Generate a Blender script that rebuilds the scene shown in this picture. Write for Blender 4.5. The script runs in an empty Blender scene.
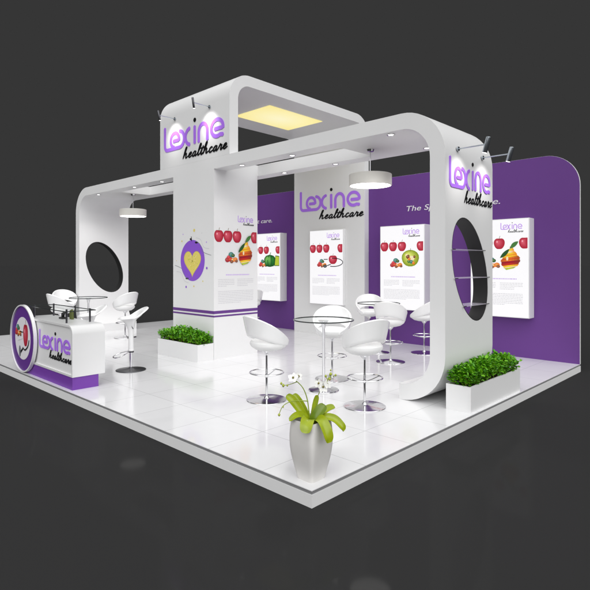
import bpy, bmesh, math, random
from mathutils import Vector, Matrix
random.seed(7)
PI = math.pi
S = bpy.context.scene
COL = S.collection

# ------------------------------------------------------------------ materials
def mat(name, col, rough=0.4, metal=0.0, spec=0.5, coat=0.0, emit=None, es=0.0, trans=0.0, ior=1.45):
    m = bpy.data.materials.new(name); m.use_nodes = True
    b = m.node_tree.nodes['Principled BSDF']
    b.inputs['Base Color'].default_value = (*col, 1)
    b.inputs['Roughness'].default_value = rough
    b.inputs['Metallic'].default_value = metal
    b.inputs['Specular IOR Level'].default_value = spec
    b.inputs['Coat Weight'].default_value = coat
    b.inputs['Coat Roughness'].default_value = 0.08
    b.inputs['Transmission Weight'].default_value = trans
    b.inputs['IOR'].default_value = ior
    if emit:
        b.inputs['Emission Color'].default_value = (*emit, 1)
        b.inputs['Emission Strength'].default_value = es
    return m

def vary(m, c1, c2, scale=3.0, detail=4.0, rlo=None, rhi=None, bump=0.0):
    """procedural cloudiness in colour and gloss, in object space"""
    nt = m.node_tree; b = nt.nodes['Principled BSDF']
    tc = nt.nodes.new('ShaderNodeTexCoord'); nz = nt.nodes.new('ShaderNodeTexNoise')
    nz.inputs['Scale'].default_value = scale; nz.inputs['Detail'].default_value = detail
    nt.links.new(tc.outputs['Object'], nz.inputs['Vector'])
    mx = nt.nodes.new('ShaderNodeMix'); mx.data_type = 'RGBA'
    mx.inputs['A'].default_value = (*c1, 1); mx.inputs['B'].default_value = (*c2, 1)
    nt.links.new(nz.outputs['Fac'], mx.inputs['Factor'])
    nt.links.new(mx.outputs['Result'], b.inputs['Base Color'])
    if rlo is not None:
        mr = nt.nodes.new('ShaderNodeMapRange')
        mr.inputs['To Min'].default_value = rlo; mr.inputs['To Max'].default_value = rhi
        nt.links.new(nz.outputs['Fac'], mr.inputs['Value']); nt.links.new(mr.outputs['Result'], b.inputs['Roughness'])
    if bump:
        bp = nt.nodes.new('ShaderNodeBump'); bp.inputs['Strength'].default_value = bump; bp.inputs['Distance'].default_value = 0.01
        n2 = nt.nodes.new('ShaderNodeTexNoise'); n2.inputs['Scale'].default_value = scale*12
        nt.links.new(tc.outputs['Object'], n2.inputs['Vector'])
        nt.links.new(n2.outputs['Fac'], bp.inputs['Height']); nt.links.new(bp.outputs['Normal'], b.inputs['Normal'])
    return m

def s2l(r, g, b):
    f = lambda c: (c/255/12.92) if c/255 <= 0.04045 else ((c/255+0.055)/1.055)**2.4
    return (f(r), f(g), f(b))

M = {}
M['white'] = vary(mat('white_laminate', (.78,.78,.78), .33), (.765,.765,.77), (.79,.79,.785), 1.3, 3, .3, .38)
M['white_gloss'] = vary(mat('white_moulded_plastic', (.82,.82,.82), .22, coat=.3), (.81,.81,.81), (.83,.83,.83), 6, 2)
M['counter'] = vary(mat('counter_lacquer', (.72,.72,.72), .25), (.71,.71,.71), (.73,.73,.73), 3, 2)
M['cushion'] = vary(mat('white_leatherette', (.83,.83,.83), .42), (.82,.82,.815), (.85,.85,.85), 9, 3, .38, .48, .08)
M['purple'] = vary(mat('purple_paint', s2l(101,62,132), .5, spec=.3), s2l(98,58,130), s2l(104,63,136), .8, 3, .45, .55)
M['purple_bright'] = mat('purple_print', s2l(112,58,158), .45)
M['purple_ring'] = mat('purple_ring_print', s2l(98,52,140), .4)
M['lilac'] = mat('lilac_acrylic', s2l(176,118,240), .35, coat=.2)
M['lilac_print'] = mat('lilac_print', s2l(176,130,226), .5)
M['black'] = mat('black_acrylic', (.008,.008,.009), .3)
M['charcoal'] = vary(mat('charcoal_liner', (.016,.016,.016), .6), (.0145,.0145,.0145), (.0175,.0175,.0175), 4)
M['chrome'] = vary(mat('chrome', (.72,.72,.74), .12, 1.0), (.68,.68,.70), (.76,.76,.77), 8, 2, .08, .18)
M['steel'] = mat('brushed_steel', (.42,.46,.50), .3, 1.0)
M['dark_metal'] = mat('dark_metal', (.10,.10,.11), .3, .9)
M['trim'] = mat('grey_edge_trim', (.22,.22,.225), .4)
M['band'] = vary(mat('platform_side_laminate', (.62,.62,.62), .45), (.73,.73,.73), (.77,.77,.77), 2)
M['glass'] = mat('clear_glass', (.97,.99,.985), .0, trans=1.0, ior=1.09)
def glassy(name, tint, fac, fr=(.8,.8,.8), rough=.0):
    m = bpy.data.materials.new(name); m.use_nodes = True; nt = m.node_tree; nt.nodes.clear()
    o = nt.nodes.new('ShaderNodeOutputMaterial'); t = nt.nodes.new('ShaderNodeBsdfTransparent'); t.inputs['Color'].default_value = (*tint,1)
    g = nt.nodes.new('ShaderNodeBsdfGlossy'); g.inputs['Roughness'].default_value = rough; g.inputs['Color'].default_value = (*fr,1)
    x = nt.nodes.new('ShaderNodeMixShader'); x.inputs['Fac'].default_value = fac
    nt.links.new(t.outputs[0], x.inputs[1]); nt.links.new(g.outputs[0], x.inputs[2]); nt.links.new(x.outputs[0], o.inputs['Surface']); return m
M['glass'] = glassy('clear_glass_sheet', (.975,.985,.98), .05)
m = bpy.data.materials.new('lit_edge_glass'); m.use_nodes = True; nt = m.node_tree; b = nt.nodes['Principled BSDF']; b.inputs['Base Color'].default_value = (.8,.76,.86,1); b.inputs['Roughness'].default_value = .2; b.inputs['Alpha'].default_value = .38  # pale see-through tint over the whole shelf
M['frosted'] = m
M['glass_edge'] = mat('dark_glass_edge', (.03,.035,.035), .15)
M['pend'] = mat('cream_lamp_shade', (.76,.74,.69), .5)
M['pend_glow'] = mat('lamp_diffuser', (.9,.9,.9), .4, emit=(1,.98,.94), es=6.5)
M['down'] = mat('downlight_lens', (.9,.9,.9), .3, emit=(1,.98,.95), es=5)
M['lens'] = mat('spot_lens', (.9,.9,.9), .3, emit=(1,.98,.95), es=6)
M['vase'] = vary(mat('warm_grey_ceramic', (.55,.53,.50), .4), (.68,.665,.64), (.73,.715,.69), 12, 3, .35, .5)
M['soil'] = vary(mat('soil', (.02,.014,.009), .9), (.015,.01,.007), (.035,.025,.015), 40)
M['petal'] = mat('white_petal', (.85,.85,.82), .5)
M['stalk'] = mat('green_stalk', s2l(140,160,50), .5)
M['bud'] = mat('bud', s2l(165,175,60), .5)
M['pistil'] = mat('pistil', s2l(120,110,50), .6)
M['olive'] = mat('olive_card', s2l(88,96,42), .5)
M['rubber'] = mat('black_rubber', (.02,.02,.02), .6)

# ceiling light panel: lit yellow diffuser, a little paler towards its centre
m = mat('yellow_light_panel', (.8,.7,.35), .5); nt = m.node_tree; b = nt.nodes['Principled BSDF']
tc = nt.nodes.new('ShaderNodeTexCoord'); vl = nt.nodes.new('ShaderNodeVectorMath'); vl.operation = 'LENGTH'
mp = nt.nodes.new('ShaderNodeMapping'); mp.inputs['Scale'].default_value = (1.0,1.4,1)
cr = nt.nodes.new('ShaderNodeValToRGB'); cr.color_ramp.elements[0].color = (1.0,.94,.60,1); cr.color_ramp.elements[1].color = (.98,.84,.32,1)
nt.links.new(tc.outputs['Object'], mp.inputs['Vector']); nt.links.new(mp.outputs['Vector'], vl.inputs[0])
nt.links.new(vl.outputs['Value'], cr.inputs['Fac']); nt.links.new(cr.outputs['Color'], b.inputs['Emission Color'])
b.inputs['Emission Strength'].default_value = .95; b.inputs['Base Color'].default_value = (.05,.05,.03,1)
M['yellow_panel'] = m

# glossy white tiles with thin grout
m = mat('white_gloss_tiles', (.8,.8,.81), .1); nt = m.node_tree; b = nt.nodes['Principled BSDF']
tc = nt.nodes.new('ShaderNodeTexCoord'); mp = nt.nodes.new('ShaderNodeMapping')
T = .737
mp.inputs['Scale'].default_value = (1/T,1/T,1); mp.inputs['Location'].default_value = (.08,.26,0)
br = nt.nodes.new('ShaderNodeTexBrick'); br.offset = 0; br.squash = 1
br.inputs['Scale'].default_value = 1; br.inputs['Brick Width'].default_value = 1; br.inputs['Row Height'].default_value = 1
br.inputs['Mortar Size'].default_value = .0042; br.inputs['Mortar Smooth'].default_value = .3; br.inputs['Bias'].default_value = 0
br.inputs['Color1'].default_value = (.775,.775,.785,1); br.inputs['Color2'].default_value = (.80,.80,.81,1); br.inputs['Mortar'].default_value = (.42,.42,.43,1)
nt.links.new(tc.outputs['Object'], mp.inputs['Vector']); nt.links.new(mp.outputs['Vector'], br.inputs['Vector'])
nz = nt.nodes.new('ShaderNodeTexNoise'); nz.inputs['Scale'].default_value = 1.6; nz.inputs['Detail'].default_value = 6; nz.inputs['Distortion'].default_value = 1.2
nt.links.new(tc.outputs['Object'], nz.inputs['Vector'])
mr = nt.nodes.new('ShaderNodeMapRange'); mr.inputs['To Min'].default_value = .93; mr.inputs['To Max'].default_value = 1.03
nt.links.new(nz.outputs['Fac'], mr.inputs['Value'])
mx = nt.nodes.new('ShaderNodeMix'); mx.data_type = 'RGBA'; mx.blend_type = 'MULTIPLY'; mx.inputs['Factor'].default_value = 1
nt.links.new(br.outputs['Color'], mx.inputs['A']); nt.links.new(mr.outputs['Result'], mx.inputs['B'])
nt.links.new(mx.outputs['Result'], b.inputs['Base Color'])
r2 = nt.nodes.new('ShaderNodeMapRange'); r2.inputs['To Min'].default_value = .07; r2.inputs['To Max'].default_value = .15
nt.links.new(nz.outputs['Fac'], r2.inputs['Value']); nt.links.new(r2.outputs['Result'], b.inputs['Roughness'])
b.inputs['Specular IOR Level'].default_value = .6
M['tiles'] = m

def leafmat(name, c1, c2, rough=.45):
    m = mat(name, c1, rough); nt = m.node_tree; b = nt.nodes['Principled BSDF']
    g = nt.nodes.new('ShaderNodeNewGeometry'); cr = nt.nodes.new('ShaderNodeValToRGB')
    cr.color_ramp.elements[0].color = (*c1,1); cr.color_ramp.elements[1].color = (*c2,1)
    nt.links.new(g.outputs['Random Per Island'], cr.inputs['Fac']); nt.links.new(cr.outputs['Color'], b.inputs['Base Color'])
    return m
M['leaves'] = leafmat('shrub_leaves', s2l(52,126,5), s2l(118,184,24))
M['strap'] = vary(mat('orchid_leaf', s2l(150,172,24), .35, coat=.2), s2l(122,144,8), s2l(168,180,24), 14, 3)
M['strap_dark'] = vary(mat('dark_orchid_leaf', s2l(98,122,20), .35, coat=.2), s2l(82,108,14), s2l(116,138,26), 14, 3)

# glossy dark hall floor
m = vary(mat('dark_polished_floor', (.026,.026,.0264), .22, spec=.10), (.0310,.0310,.0313), (.0322,.0322,.0325), .25, 3)
nt = m.node_tree; b = nt.nodes['Principled BSDF']; b.inputs['Specular IOR Level'].default_value = 0
gl = nt.nodes.new('ShaderNodeBsdfGlossy'); gl.inputs['Roughness'].default_value = .06; gl.inputs['Color'].default_value = (.9,.9,.9,1)
ms = nt.nodes.new('ShaderNodeMixShader'); ms.inputs['Fac'].default_value = .0045
nt.links.new(b.outputs['BSDF'], ms.inputs[1]); nt.links.new(gl.outputs['BSDF'], ms.inputs[2]); nt.links.new(ms.outputs['Shader'], nt.nodes['Material Output'].inputs['Surface'])
M['ground'] = m

# print inks (backlit = on a light box)
INK = dict(paper=(250,249,251), red=(206,36,56), red_dark=(160,18,40), red_light=(236,120,134), red_mid=(218,56,76), stem=(120,90,60), green=(70,120,60), green_dark=(40,84,40),
  yellow=(240,206,50), orange=(232,120,36), deep=(196,44,30), lime=(186,200,60), lime_dark=(130,150,30), lime_light=(226,232,120), teal=(40,120,120), brown=(120,60,40), cream=(240,224,180),
  pep=(46,132,50), pep_dark=(20,84,34), pep_light=(120,186,90), gray=(205,204,208), gray2=(225,224,228), lilac=(190,150,232), black=(20,20,24), steel=(120,124,130),
  gold=(226,210,112), gold_dark=(206,188,84), violet=(140,88,206), mauve=(206,184,232))
def ink(k, lit):
    key = ('lit_' if lit else 'ink_')+k
    if key not in M:
        if '@' in k:                      # a tone between two inks of the printed picture
            q, t = k.split('@'); ka, kb = q.split('>'); t = float(t)
            c = s2l(*[x+(y-x)*t for x, y in zip(INK[ka], INK[kb])])
        else: c = s2l(*INK[k])
        if not lit and k == 'gray': c = s2l(206,205,209)
        M[key] = mat(key, tuple(x*(.14 if lit else .97) for x in c), .5, spec=.3, emit=c if lit else None, es=.90 if lit else 0)
    return M[key]

# ------------------------------------------------------------------ mesh builder
class MB:
    def __init__(s): s.v = []; s.f = []; s.mi = []; s.mats = []
    def m(s, mt):
        if mt not in s.mats: s.mats.append(mt)
        return s.mats.index(mt)
    def add(s, vs, fs, mt):
        o = len(s.v); s.v += [Vector(p) for p in vs]; k = s.m(mt)
        for f in fs: s.f.append([o+i for i in f]); s.mi.append(k)
    def box(s, a, b, mt):
        (x0,y0,z0),(x1,y1,z1) = a, b
        s.add([(x0,y0,z0),(x1,y0,z0),(x1,y1,z0),(x0,y1,z0),(x0,y0,z1),(x1,y0,z1),(x1,y1,z1),(x0,y1,z1)],
              [(0,3,2,1),(4,5,6,7),(0,1,5,4),(1,2,6,5),(2,3,7,6),(3,0,4,7)], mt)
    def prism(s, pts, off, mt):
        """closed prism: pts (3-D loop) moved by off"""
        n = len(pts); off = Vector(off); p = [Vector(q) for q in pts]
        s.add(p+[q+off for q in p], [tuple(range(n))[::-1], tuple(range(n,2*n))]+[(i,(i+1)%n,n+(i+1)%n,n+i) for i in range(n)], mt)
    def lathe(s, prof, mt, c=(0,0,0), n=40, cap=True):
        c = Vector(c); vs = []
        for r, z in prof:
            for k in range(n):
                a = 2*PI*k/n; vs.append(c+Vector((r*math.cos(a), r*math.sin(a), z)))
        fs = []
        for i in range(len(prof)-1):
            for k in range(n): fs.append((i*n+k, i*n+(k+1)%n, (i+1)*n+(k+1)%n, (i+1)*n+k))
        if cap:
            fs.append(tuple(range(n))[::-1]); e = (len(prof)-1)*n; fs.append(tuple(range(e, e+n)))
        s.add(vs, fs, mt)
    def tube(s, path, r, mt, n=10, closed=False, cap=True):
        P = [Vector(p) for p in path]; N = len(P); rs = r if isinstance(r,(list,tuple)) else [r]*N
        up = None; vs = []
        for i in range(N):
            if closed: t = P[(i+1)%N]-P[i-1]
            else: t = P[min(i+1,N-1)]-P[max(i-1,0)]
            t.normalize()
            if up is None:
                up = Vector((0,0,1)) if abs(t.z) < .9 else Vector((1,0,0))
            a = (up - t*up.dot(t)).normalized(); bb = t.cross(a); up = a
            for k in range(n):
                q = 2*PI*k/n; vs.append(P[i]+a*(rs[i]*math.cos(q))+bb*(rs[i]*math.sin(q)))
        fs = []
        for i in range(N if closed else N-1):
            j = (i+1)%N
            for k in range(n): fs.append((i*n+k, i*n+(k+1)%n, j*n+(k+1)%n, j*n+k))
        if cap and not closed: fs.append(tuple(range(n))[::-1]); fs.append(tuple(range((N-1)*n, N*n)))
        s.add(vs, fs, mt)
    def build(s, name, parent=None, smooth=35, world=True, bevel=0):
        me = bpy.data.meshes.new(name)
        off = parent_world(parent) if (parent and world) else Vector((0,0,0))
        me.from_pydata([v-off for v in s.v], [], s.f)
        for mt in s.mats: me.materials.append(mt)
        me.polygons.foreach_set('material_index', s.mi)
        bm = bmesh.new(); bm.from_mesh(me)
        bmesh.ops.remove_doubles(bm, verts=bm.verts, dist=1e-5)
        if s.recalc: bmesh.ops.recalc_face_normals(bm, faces=bm.faces)
        bm.to_mesh(me); bm.free()
        if smooth:
            me.polygons.foreach_set('use_smooth', [True]*len(me.polygons)); me.set_sharp_from_angle(angle=math.radians(smooth))
        o = bpy.data.objects.new(name, me); COL.objects.link(o)
        if parent: o.parent = parent
        if bevel:
            bv = o.modifiers.new('bevel','BEVEL'); bv.width = bevel; bv.segments = 2; bv.limit_method = 'ANGLE'; bv.angle_limit = math.radians(50)
        return o
    recalc = True

def parent_world(p):
    v = Vector((0,0,0))
    while p: v = v + p.location; p = p.parent
    return v

def thing(name, label, cat, loc=(0,0,0), group=None, rz=0):
    o = bpy.data.objects.new(name, None); COL.objects.link(o); o.empty_display_size = .1
    o.location = loc; o.rotation_euler = (0,0,rz); o['label'] = label; o['category'] = cat
    if group: o['group'] = group
    return o
def tag(o, label, cat, group=None):
    o['label'] = label; o['category'] = cat
    if group: o['group'] = group
    return o
def dup(root, loc, rz, label):
    def cp(o, par):
        c = o.copy(); COL.objects.link(c); c.parent = par
        for ch in kids.get(o, []): cp(ch, c)
        return c
    kids = {}
    for o in list(COL.objects):
        if o.parent: kids.setdefault(o.parent, []).append(o)
    r = cp(root, None); r.location = loc; r.rotation_euler = (0,0,rz); r['label'] = label
    return r
def smooth_path(pts, n=6, closed=False):
    """Catmull-Rom"""
    P = [Vector(p) for p in pts]; out = []; N = len(P)
    for i in range(N if closed else N-1):
        if closed: p0,p1,p2,p3 = P[i-1],P[i],P[(i+1)%N],P[(i+2)%N]
        else: p0,p1,p2,p3 = P[max(i-1,0)],P[i],P[i+1],P[min(i+2,N-1)]
        for k in range(n):
            t = k/n
            out.append(.5*((2*p1)+(p2-p0)*t+(2*p0-5*p1+4*p2-p3)*t*t+(3*p1-p0-3*p2+p3)*t**3))
    if not closed: out.append(P[-1])
    return out

# ------------------------------------------------------------------ camera
F, HY = 516.81, 264.5
cam = bpy.data.cameras.new('camera'); co = bpy.data.objects.new('camera', cam); COL.objects.link(co)
cam.lens = F/590*36; cam.sensor_width = 36; cam.sensor_fit = 'HORIZONTAL'; cam.shift_y = -(295-HY)/590; cam.clip_end = 2000
CAM = Vector((-2.885,-2.596,1.7)); co.location = CAM
fw = Vector((.7212,.6927,0)); co.rotation_euler = (PI/2, 0, math.atan2(-fw.x, fw.y)); S.camera = co
RT = Vector((fw.y,-fw.x,0))

# ------------------------------------------------------------------ ground
g = MB(); g.add([(-900,-900,-.133),(900,-900,-.133),(900,900,-.133),(-900,900,-.133)], [(0,1,2,3)], M['ground'])
g = g.build('ground', smooth=0); g['kind'] = 'structure'

# ------------------------------------------------------------------ platform
XW, YB = 6.812, 11.05           # face of the purple wall, far edge of the platform
pl = thing('exhibition_platform', 'low white tiled stand platform with grey trimmed edge on the dark floor', 'platform', (0,0,-.132))
b_ = MB(); b_.box((0,0,-.132),(XW+.055,YB,-.032), M['band']); b_.build('side_panel', pl)
b_ = MB(); b_.box((.006,.006,-.032),(XW+.049,YB-.006,-.006), M['trim']); b_.build('edge_trim', pl)
b_ = MB(); b_.box((.002,.002,-.006),(XW+.053,YB-.002,0), M['tiles']); b_.build('tile_floor', pl)

# ------------------------------------------------------------------ lettering strokes
def ribbon(mb, pts, w, org, U, V, N, z0, depth, mt, wend=None):
    """flat-faced stroke of width w along 2-D pts, standing proud from z0 to z0+depth"""
    P = [Vector((p[0],p[1],0)) for p in pts]; n = len(P); L = []; R = []
    for i in range(n):
        t = P[min(i+1,n-1)]-P[max(i-1,0)]
        if t.length < 1e-9: t = Vector((1,0,0))
        t.normalize(); nn = Vector((-t.y,t.x,0)); ww = w/2
        if wend is not None:
            u = i/(n-1); ww = w/2*(wend+(1-wend)*math.sin(PI*min(1,max(0,u)))**.5)
        L.append(P[i]+nn*ww); R.append(P[i]-nn*ww)
    # rounded ends
    def cap(c, a):
        t = (c-a); t.normalize(); return c+t*(w*.28)
    loop = L + [cap(P[-1],P[-2])] + R[::-1] + [cap(P[0],P[1])]
    to3 = lambda p, z: org + U*p.x + V*p.y + N*z
    vs = [to3(p, z0+depth) for p in loop] + [to3(p, z0) for p in loop]; k = len(loop); fs = []
    # front face as a strip
    for i in range(n-1): fs.append((i, i+1, 2*n-(i+1), 2*n-i) )
    # indices: L 0..n-1, capEnd n, R reversed n+1..2n, capStart 2n+1 ; R_i reversed -> index n+1+(n-1-i) = 2n-i
    fs.append((n-1, n, n+1)); fs.append((2*n, 2*n+1, 0))
    for i in range(k): fs.append((i, k+i, k+(i+1)%k, (i+1)%k))
    mb.add(vs, fs, mt)

def arc(cx, cy, rx, ry, a0, a1, n=18):
    return [(cx+rx*math.cos(math.radians(a0+(a1-a0)*i/n)), cy+ry*math.sin(math.radians(a0+(a1-a0)*i/n))) for i in range(n+1)]

# "lexine" in units: width 1, l height .30, x height .215
def lex_strokes():
    st = []
    x = .205
    st.append([(.02,.30),(.02,.06)] + arc(.065,.06,.045,.06,180,270,10) + [(.14,0),(.2,0),(.27,.0)])                     # l with the long foot
    st.append(arc(.203,.107,.074,.092,-8,262,30))                                                                        # e, its tail meeting the foot
    st.append([(.175,.098),(.27,.098)])
    st.append([(.285,x)] + arc(.285,x*.5,.082,x*.5,88,-88,18) + [(.262,.0)])                                              # x left bow, flowing into the foot
    st.append(arc(.475,x*.5,.085,x*.5,98,262,18))                                                                        # x right bow
    st.append([(.545,x+.005),(.545,.0)])                                                                                  # i
    st.append([(.612,0),(.612,x*.55)] + arc(.680,x*.55,.068,x*.47,180,0,18) + [(.748,0)])                                  # n
    st.append(arc(.897,.107,.088,.098,-8,300,32) + [(.985,.014)])                                                        # e
    st.append([(.86,.098),(.972,.098)])
    return st

SCRIPT = {  # healthcare, unit x-height 1, drawn upright then slanted
 'h': (1.05, [[(0,0),(.05,1.1),(.12,2.1),(.3,2.25),(.25,1.5),(.05,.1)], [(.06,.4),(.3,.95),(.52,.9),(.5,.3),(.62,.02),(.95,.35)]]),
 'e': (.85, [[(-.05,.3),(.3,.5),(.55,.78),(.4,1.0),(.15,.75),(.12,.25),(.35,.0),(.8,.35)]]),
 'a': (1.0, [[(.6,.85),(.35,1.0),(.08,.6),(.15,.05),(.4,.15),(.62,.9)], [(.62,.95),(.56,.3),(.68,.02),(.95,.35)]]),
 'l': (.62, [[(-.05,.3),(.3,1.3),(.4,2.1),(.22,2.2),(.14,1.3),(.16,.2),(.3,0),(.58,.35)]]),
 't': (.62, [[(-.05,.3),(.22,1.2),(.28,1.75)], [(.26,1.5),(.15,.3),(.28,0),(.58,.35)], [(-.1,1.25),(.65,1.38)]]),
 'c': (.82, [[(.58,.8),(.4,1.0),(.12,.7),(.14,.15),(.38,0),(.78,.35)]]),
 'r': (.8, [[(-.05,.3),(.12,.85),(.2,1.12),(.3,.9),(.52,.95)], [(.52,.95),(.42,.25),(.52,.02),(.78,.35)]]),
}
def logo(parent, org, U, V, N, W, H=None, proud=.002, depth=.006, flat=False, lit=False):
    """org = lower left of the word lexine on the wall"""
    H = H or W*.30
    sy = H/(.30*W)
    mb = MB(); lil = ink('lilac', lit) if flat else M['lilac']; blk = ink('black', lit) if flat else M['black']
    for i, st in enumerate(lex_strokes()):
        pts = [(p[0]*W, p[1]*W*sy) for p in st]
        q = [pts[0]]
        for p in pts[1:]:
            if (Vector(p)-Vector(q[-1])).length > .002*W: q.append(p)
        ribbon(mb, q, .037*W, org, U, V, N, proud+i*.0003, depth, lil)
    mb.build('lexine_lettering', parent, smooth=0)
    mb = MB()
    c = [(.545*W+.021*W*math.cos(a), .287*W*sy+.021*W*math.sin(a)) for a in [2*PI*k/16 for k in range(16)]]
    mb.prism([org+U*p[0]+V*p[1]+N*proud for p in c], N*depth, blk); mb.build('letter_dot', parent, smooth=0); mb = MB()
    x = 0; sc = .059*W*sy; sx = .083*W
    x0 = .345*W; y0 = -.160*W*sy; k = 0
    for ch in 'healthcare':
        adv, sts = SCRIPT[ch]
        for st in sts:
            pts = [((x+p[0])*sx + p[1]*sc*.42, p[1]*sc) for p in st]
            pts = [(p.x+x0, p.y+y0) for p in smooth_path([Vector((a,b_,0)) for a,b_ in pts], 5)]
            ribbon(mb, pts, .018*W, org, U, V, N, proud+k*.0002, depth*.6, blk, wend=.55); k += 1
        x += adv*.97
    mb.build('healthcare_lettering', parent, smooth=0)

X_, Y_, Z_ = Vector((1,0,0)), Vector((0,1,0)), Vector((0,0,1))

# ------------------------------------------------------------------ purple back wall
WT, YL, R = 3.625, 9.75, .56
wl = thing('back_wall', 'tall purple partition wall with rounded top corner along the back of the stand', 'wall', (XW+.02, 5, 0))
def wall_loop(x, y0, y1, z1, r):
    L = [(x,y0,0)] + [(x, y0+r-r*math.cos(a), z1-r+r*math.sin(a)) for a in [PI/2*k/14 for k in range(15)]]
    L += [(x, y1-r+r*math.sin(a), z1-r+r*math.cos(a)) for a in [PI/2*k/14 for k in range(15)]] + [(x,y1,0)]
    return L
b_ = MB(); b_.prism(wall_loop(XW, .004, YL-.004, WT-.004, R), (.012,0,0), M['purple']); b_.build('purple_face', wl)
b_ = MB(); b_.prism(wall_loop(XW+.0125, 0, YL, WT, R+.004), (.04,0,0), M['white']); b_.build('white_core', wl)
def text_obj(name, body, size, parent, org, U, V, mt, width, shear=.2, ext=.004, bold=.0, space=1.0):
    cu = bpy.data.curves.new(name, 'FONT'); cu.body = body; cu.size = size; cu.shear = shear; cu.extrude = ext; cu.offset = bold; cu.space_character = space
    tmp = bpy.data.objects.new(name, cu); COL.objects.link(tmp)
    dg = bpy.context.evaluated_depsgraph_get(); me = bpy.data.meshes.new_from_object(tmp.evaluated_get(dg))
    COL.objects.unlink(tmp); bpy.data.objects.remove(tmp)
    xs = [v.co.x for v in me.vertices]; k = width/(max(xs)-min(xs)); x0 = min(xs); N = U.cross(V); off = parent_world(parent)
    for v in me.vertices: v.co = org + U*((v.co.x-x0)*k) + V*v.co.y + N*(v.co.z+ext) - off
    me.materials.append(mt); o = bpy.data.objects.new(name, me); COL.objects.link(o); o.parent = parent
    return o
M['letter_white'] = mat('white_vinyl_letters', (.8,.78,.82), .4)
for y in (3.38, 9.6):
    text_obj('slogan_lettering', 'The Special diet care.', .16, wl, Vector((XW, y, 2.845)), -Y_, Z_, M['letter_white'], 2.02)

# ------------------------------------------------------------------ the long low arch (runs along Y)
def c_profile(y0, y1, zt, th, r, yfoot):
    """list of (outer, inner) pairs in (y,z), from the foot on the y0 side over the top to the foot on the y1 side"""
    ri = r-th; n = 12; pr = []
    def side(cy, cz, a0, a1):
        return [((cy+r*math.cos(a), cz+r*math.sin(a)), (cy+ri*math.cos(a), cz+ri*math.sin(a))) for a in [a0+(a1-a0)*k/n for k in range(n+1)]]
    pr.append(((y0+yfoot,0),(y0+yfoot,th)))
    pr += side(y0+r, r, -PI/2, -PI)
    pr.append(((y0,r+.03),(y0+th,r+.03))); k_leg0 = len(pr)-1; pr.append(((y0,zt-r-.03),(y0+th,zt-r-.03)))
    pr += side(y0+r, zt-r, PI, PI/2)
    pr_top = len(pr)-1
    return pr, k_leg0, pr_top
AX0, AX1, AY0, AY1, AT, ATH, AR = 2.75, 4.09, .355, 10.565, 3.605, .2, .6
OX0, OX1 = 3.04, 3.80
half, kleg, ktop = c_profile(AY0, AY1, AT, ATH, AR, .63)
mir = [((AY0+AY1-o[0], o[1]), (AY0+AY1-i[0], i[1])) for o, i in half]
CY0, CY1 = 4.818, 6.116
ystops = [2.15, CY0-.0, CY1, AY0+AY1-2.15]
prof = half + [((y,AT),(y,AT-ATH)) for y in ystops] + mir[::-1]
nh = len(half)
xb = [AX0, OX0, OX1, AX1]
nseg = len(prof)-1
kl2 = nseg-1-kleg
def keep(i, j):
    if i < 0 or i >= nseg or j < 0 or j > 2: return False
    if i == kleg or i == kl2: return False                     # straight legs: own panels with the round window
    if j == 1 and i in (nh, nh+2): return False               # the two long roof openings
    return True
ar = thing('portal_arch', 'long white rounded portal arch spanning the stand with porthole windows in both legs', 'arch', ((AX0+AX1)/2, AY0, 0))
mb = MB()
P3 = lambda x, p: (x, p[0], p[1])
for i in range(nseg):
    for j in range(3):
        if not keep(i,j): continue
        x0, x1 = xb[j], xb[j+1]; (o0,i0),(o1,i1) = prof[i], prof[i+1]
        mb.add([P3(x0,o0),P3(x1,o0),P3(x1,o1),P3(x0,o1)], [(0,1,2,3)], M['white'])
        mb.add([P3(x0,i0),P3(x1,i0),P3(x1,i1),P3(x0,i1)], [(3,2,1,0)], M['white'])
        leg = lambda q: q in (kleg, kl2)
        if not keep(i,j-1): mb.add([P3(x0,o0),P3(x0,o1),P3(x0,i1),P3(x0,i0)], [(0,1,2,3)], M['white'])
        if not keep(i,j+1): mb.add([P3(x1,o0),P3(x1,o1),P3(x1,i1),P3(x1,i0)], [(3,2,1,0)], M['white'])
        if not keep(i-1,j) and not leg(i-1): mb.add([P3(x0,o0),P3(x1,o0),P3(x1,i0),P3(x0,i0)], [(3,2,1,0)], M['white'])
        if not keep(i+1,j) and not leg(i+1): mb.add([P3(x0,o1),P3(x1,o1),P3(x1,i1),P3(x0,i1)], [(0,1,2,3)], M['white'])
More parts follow.
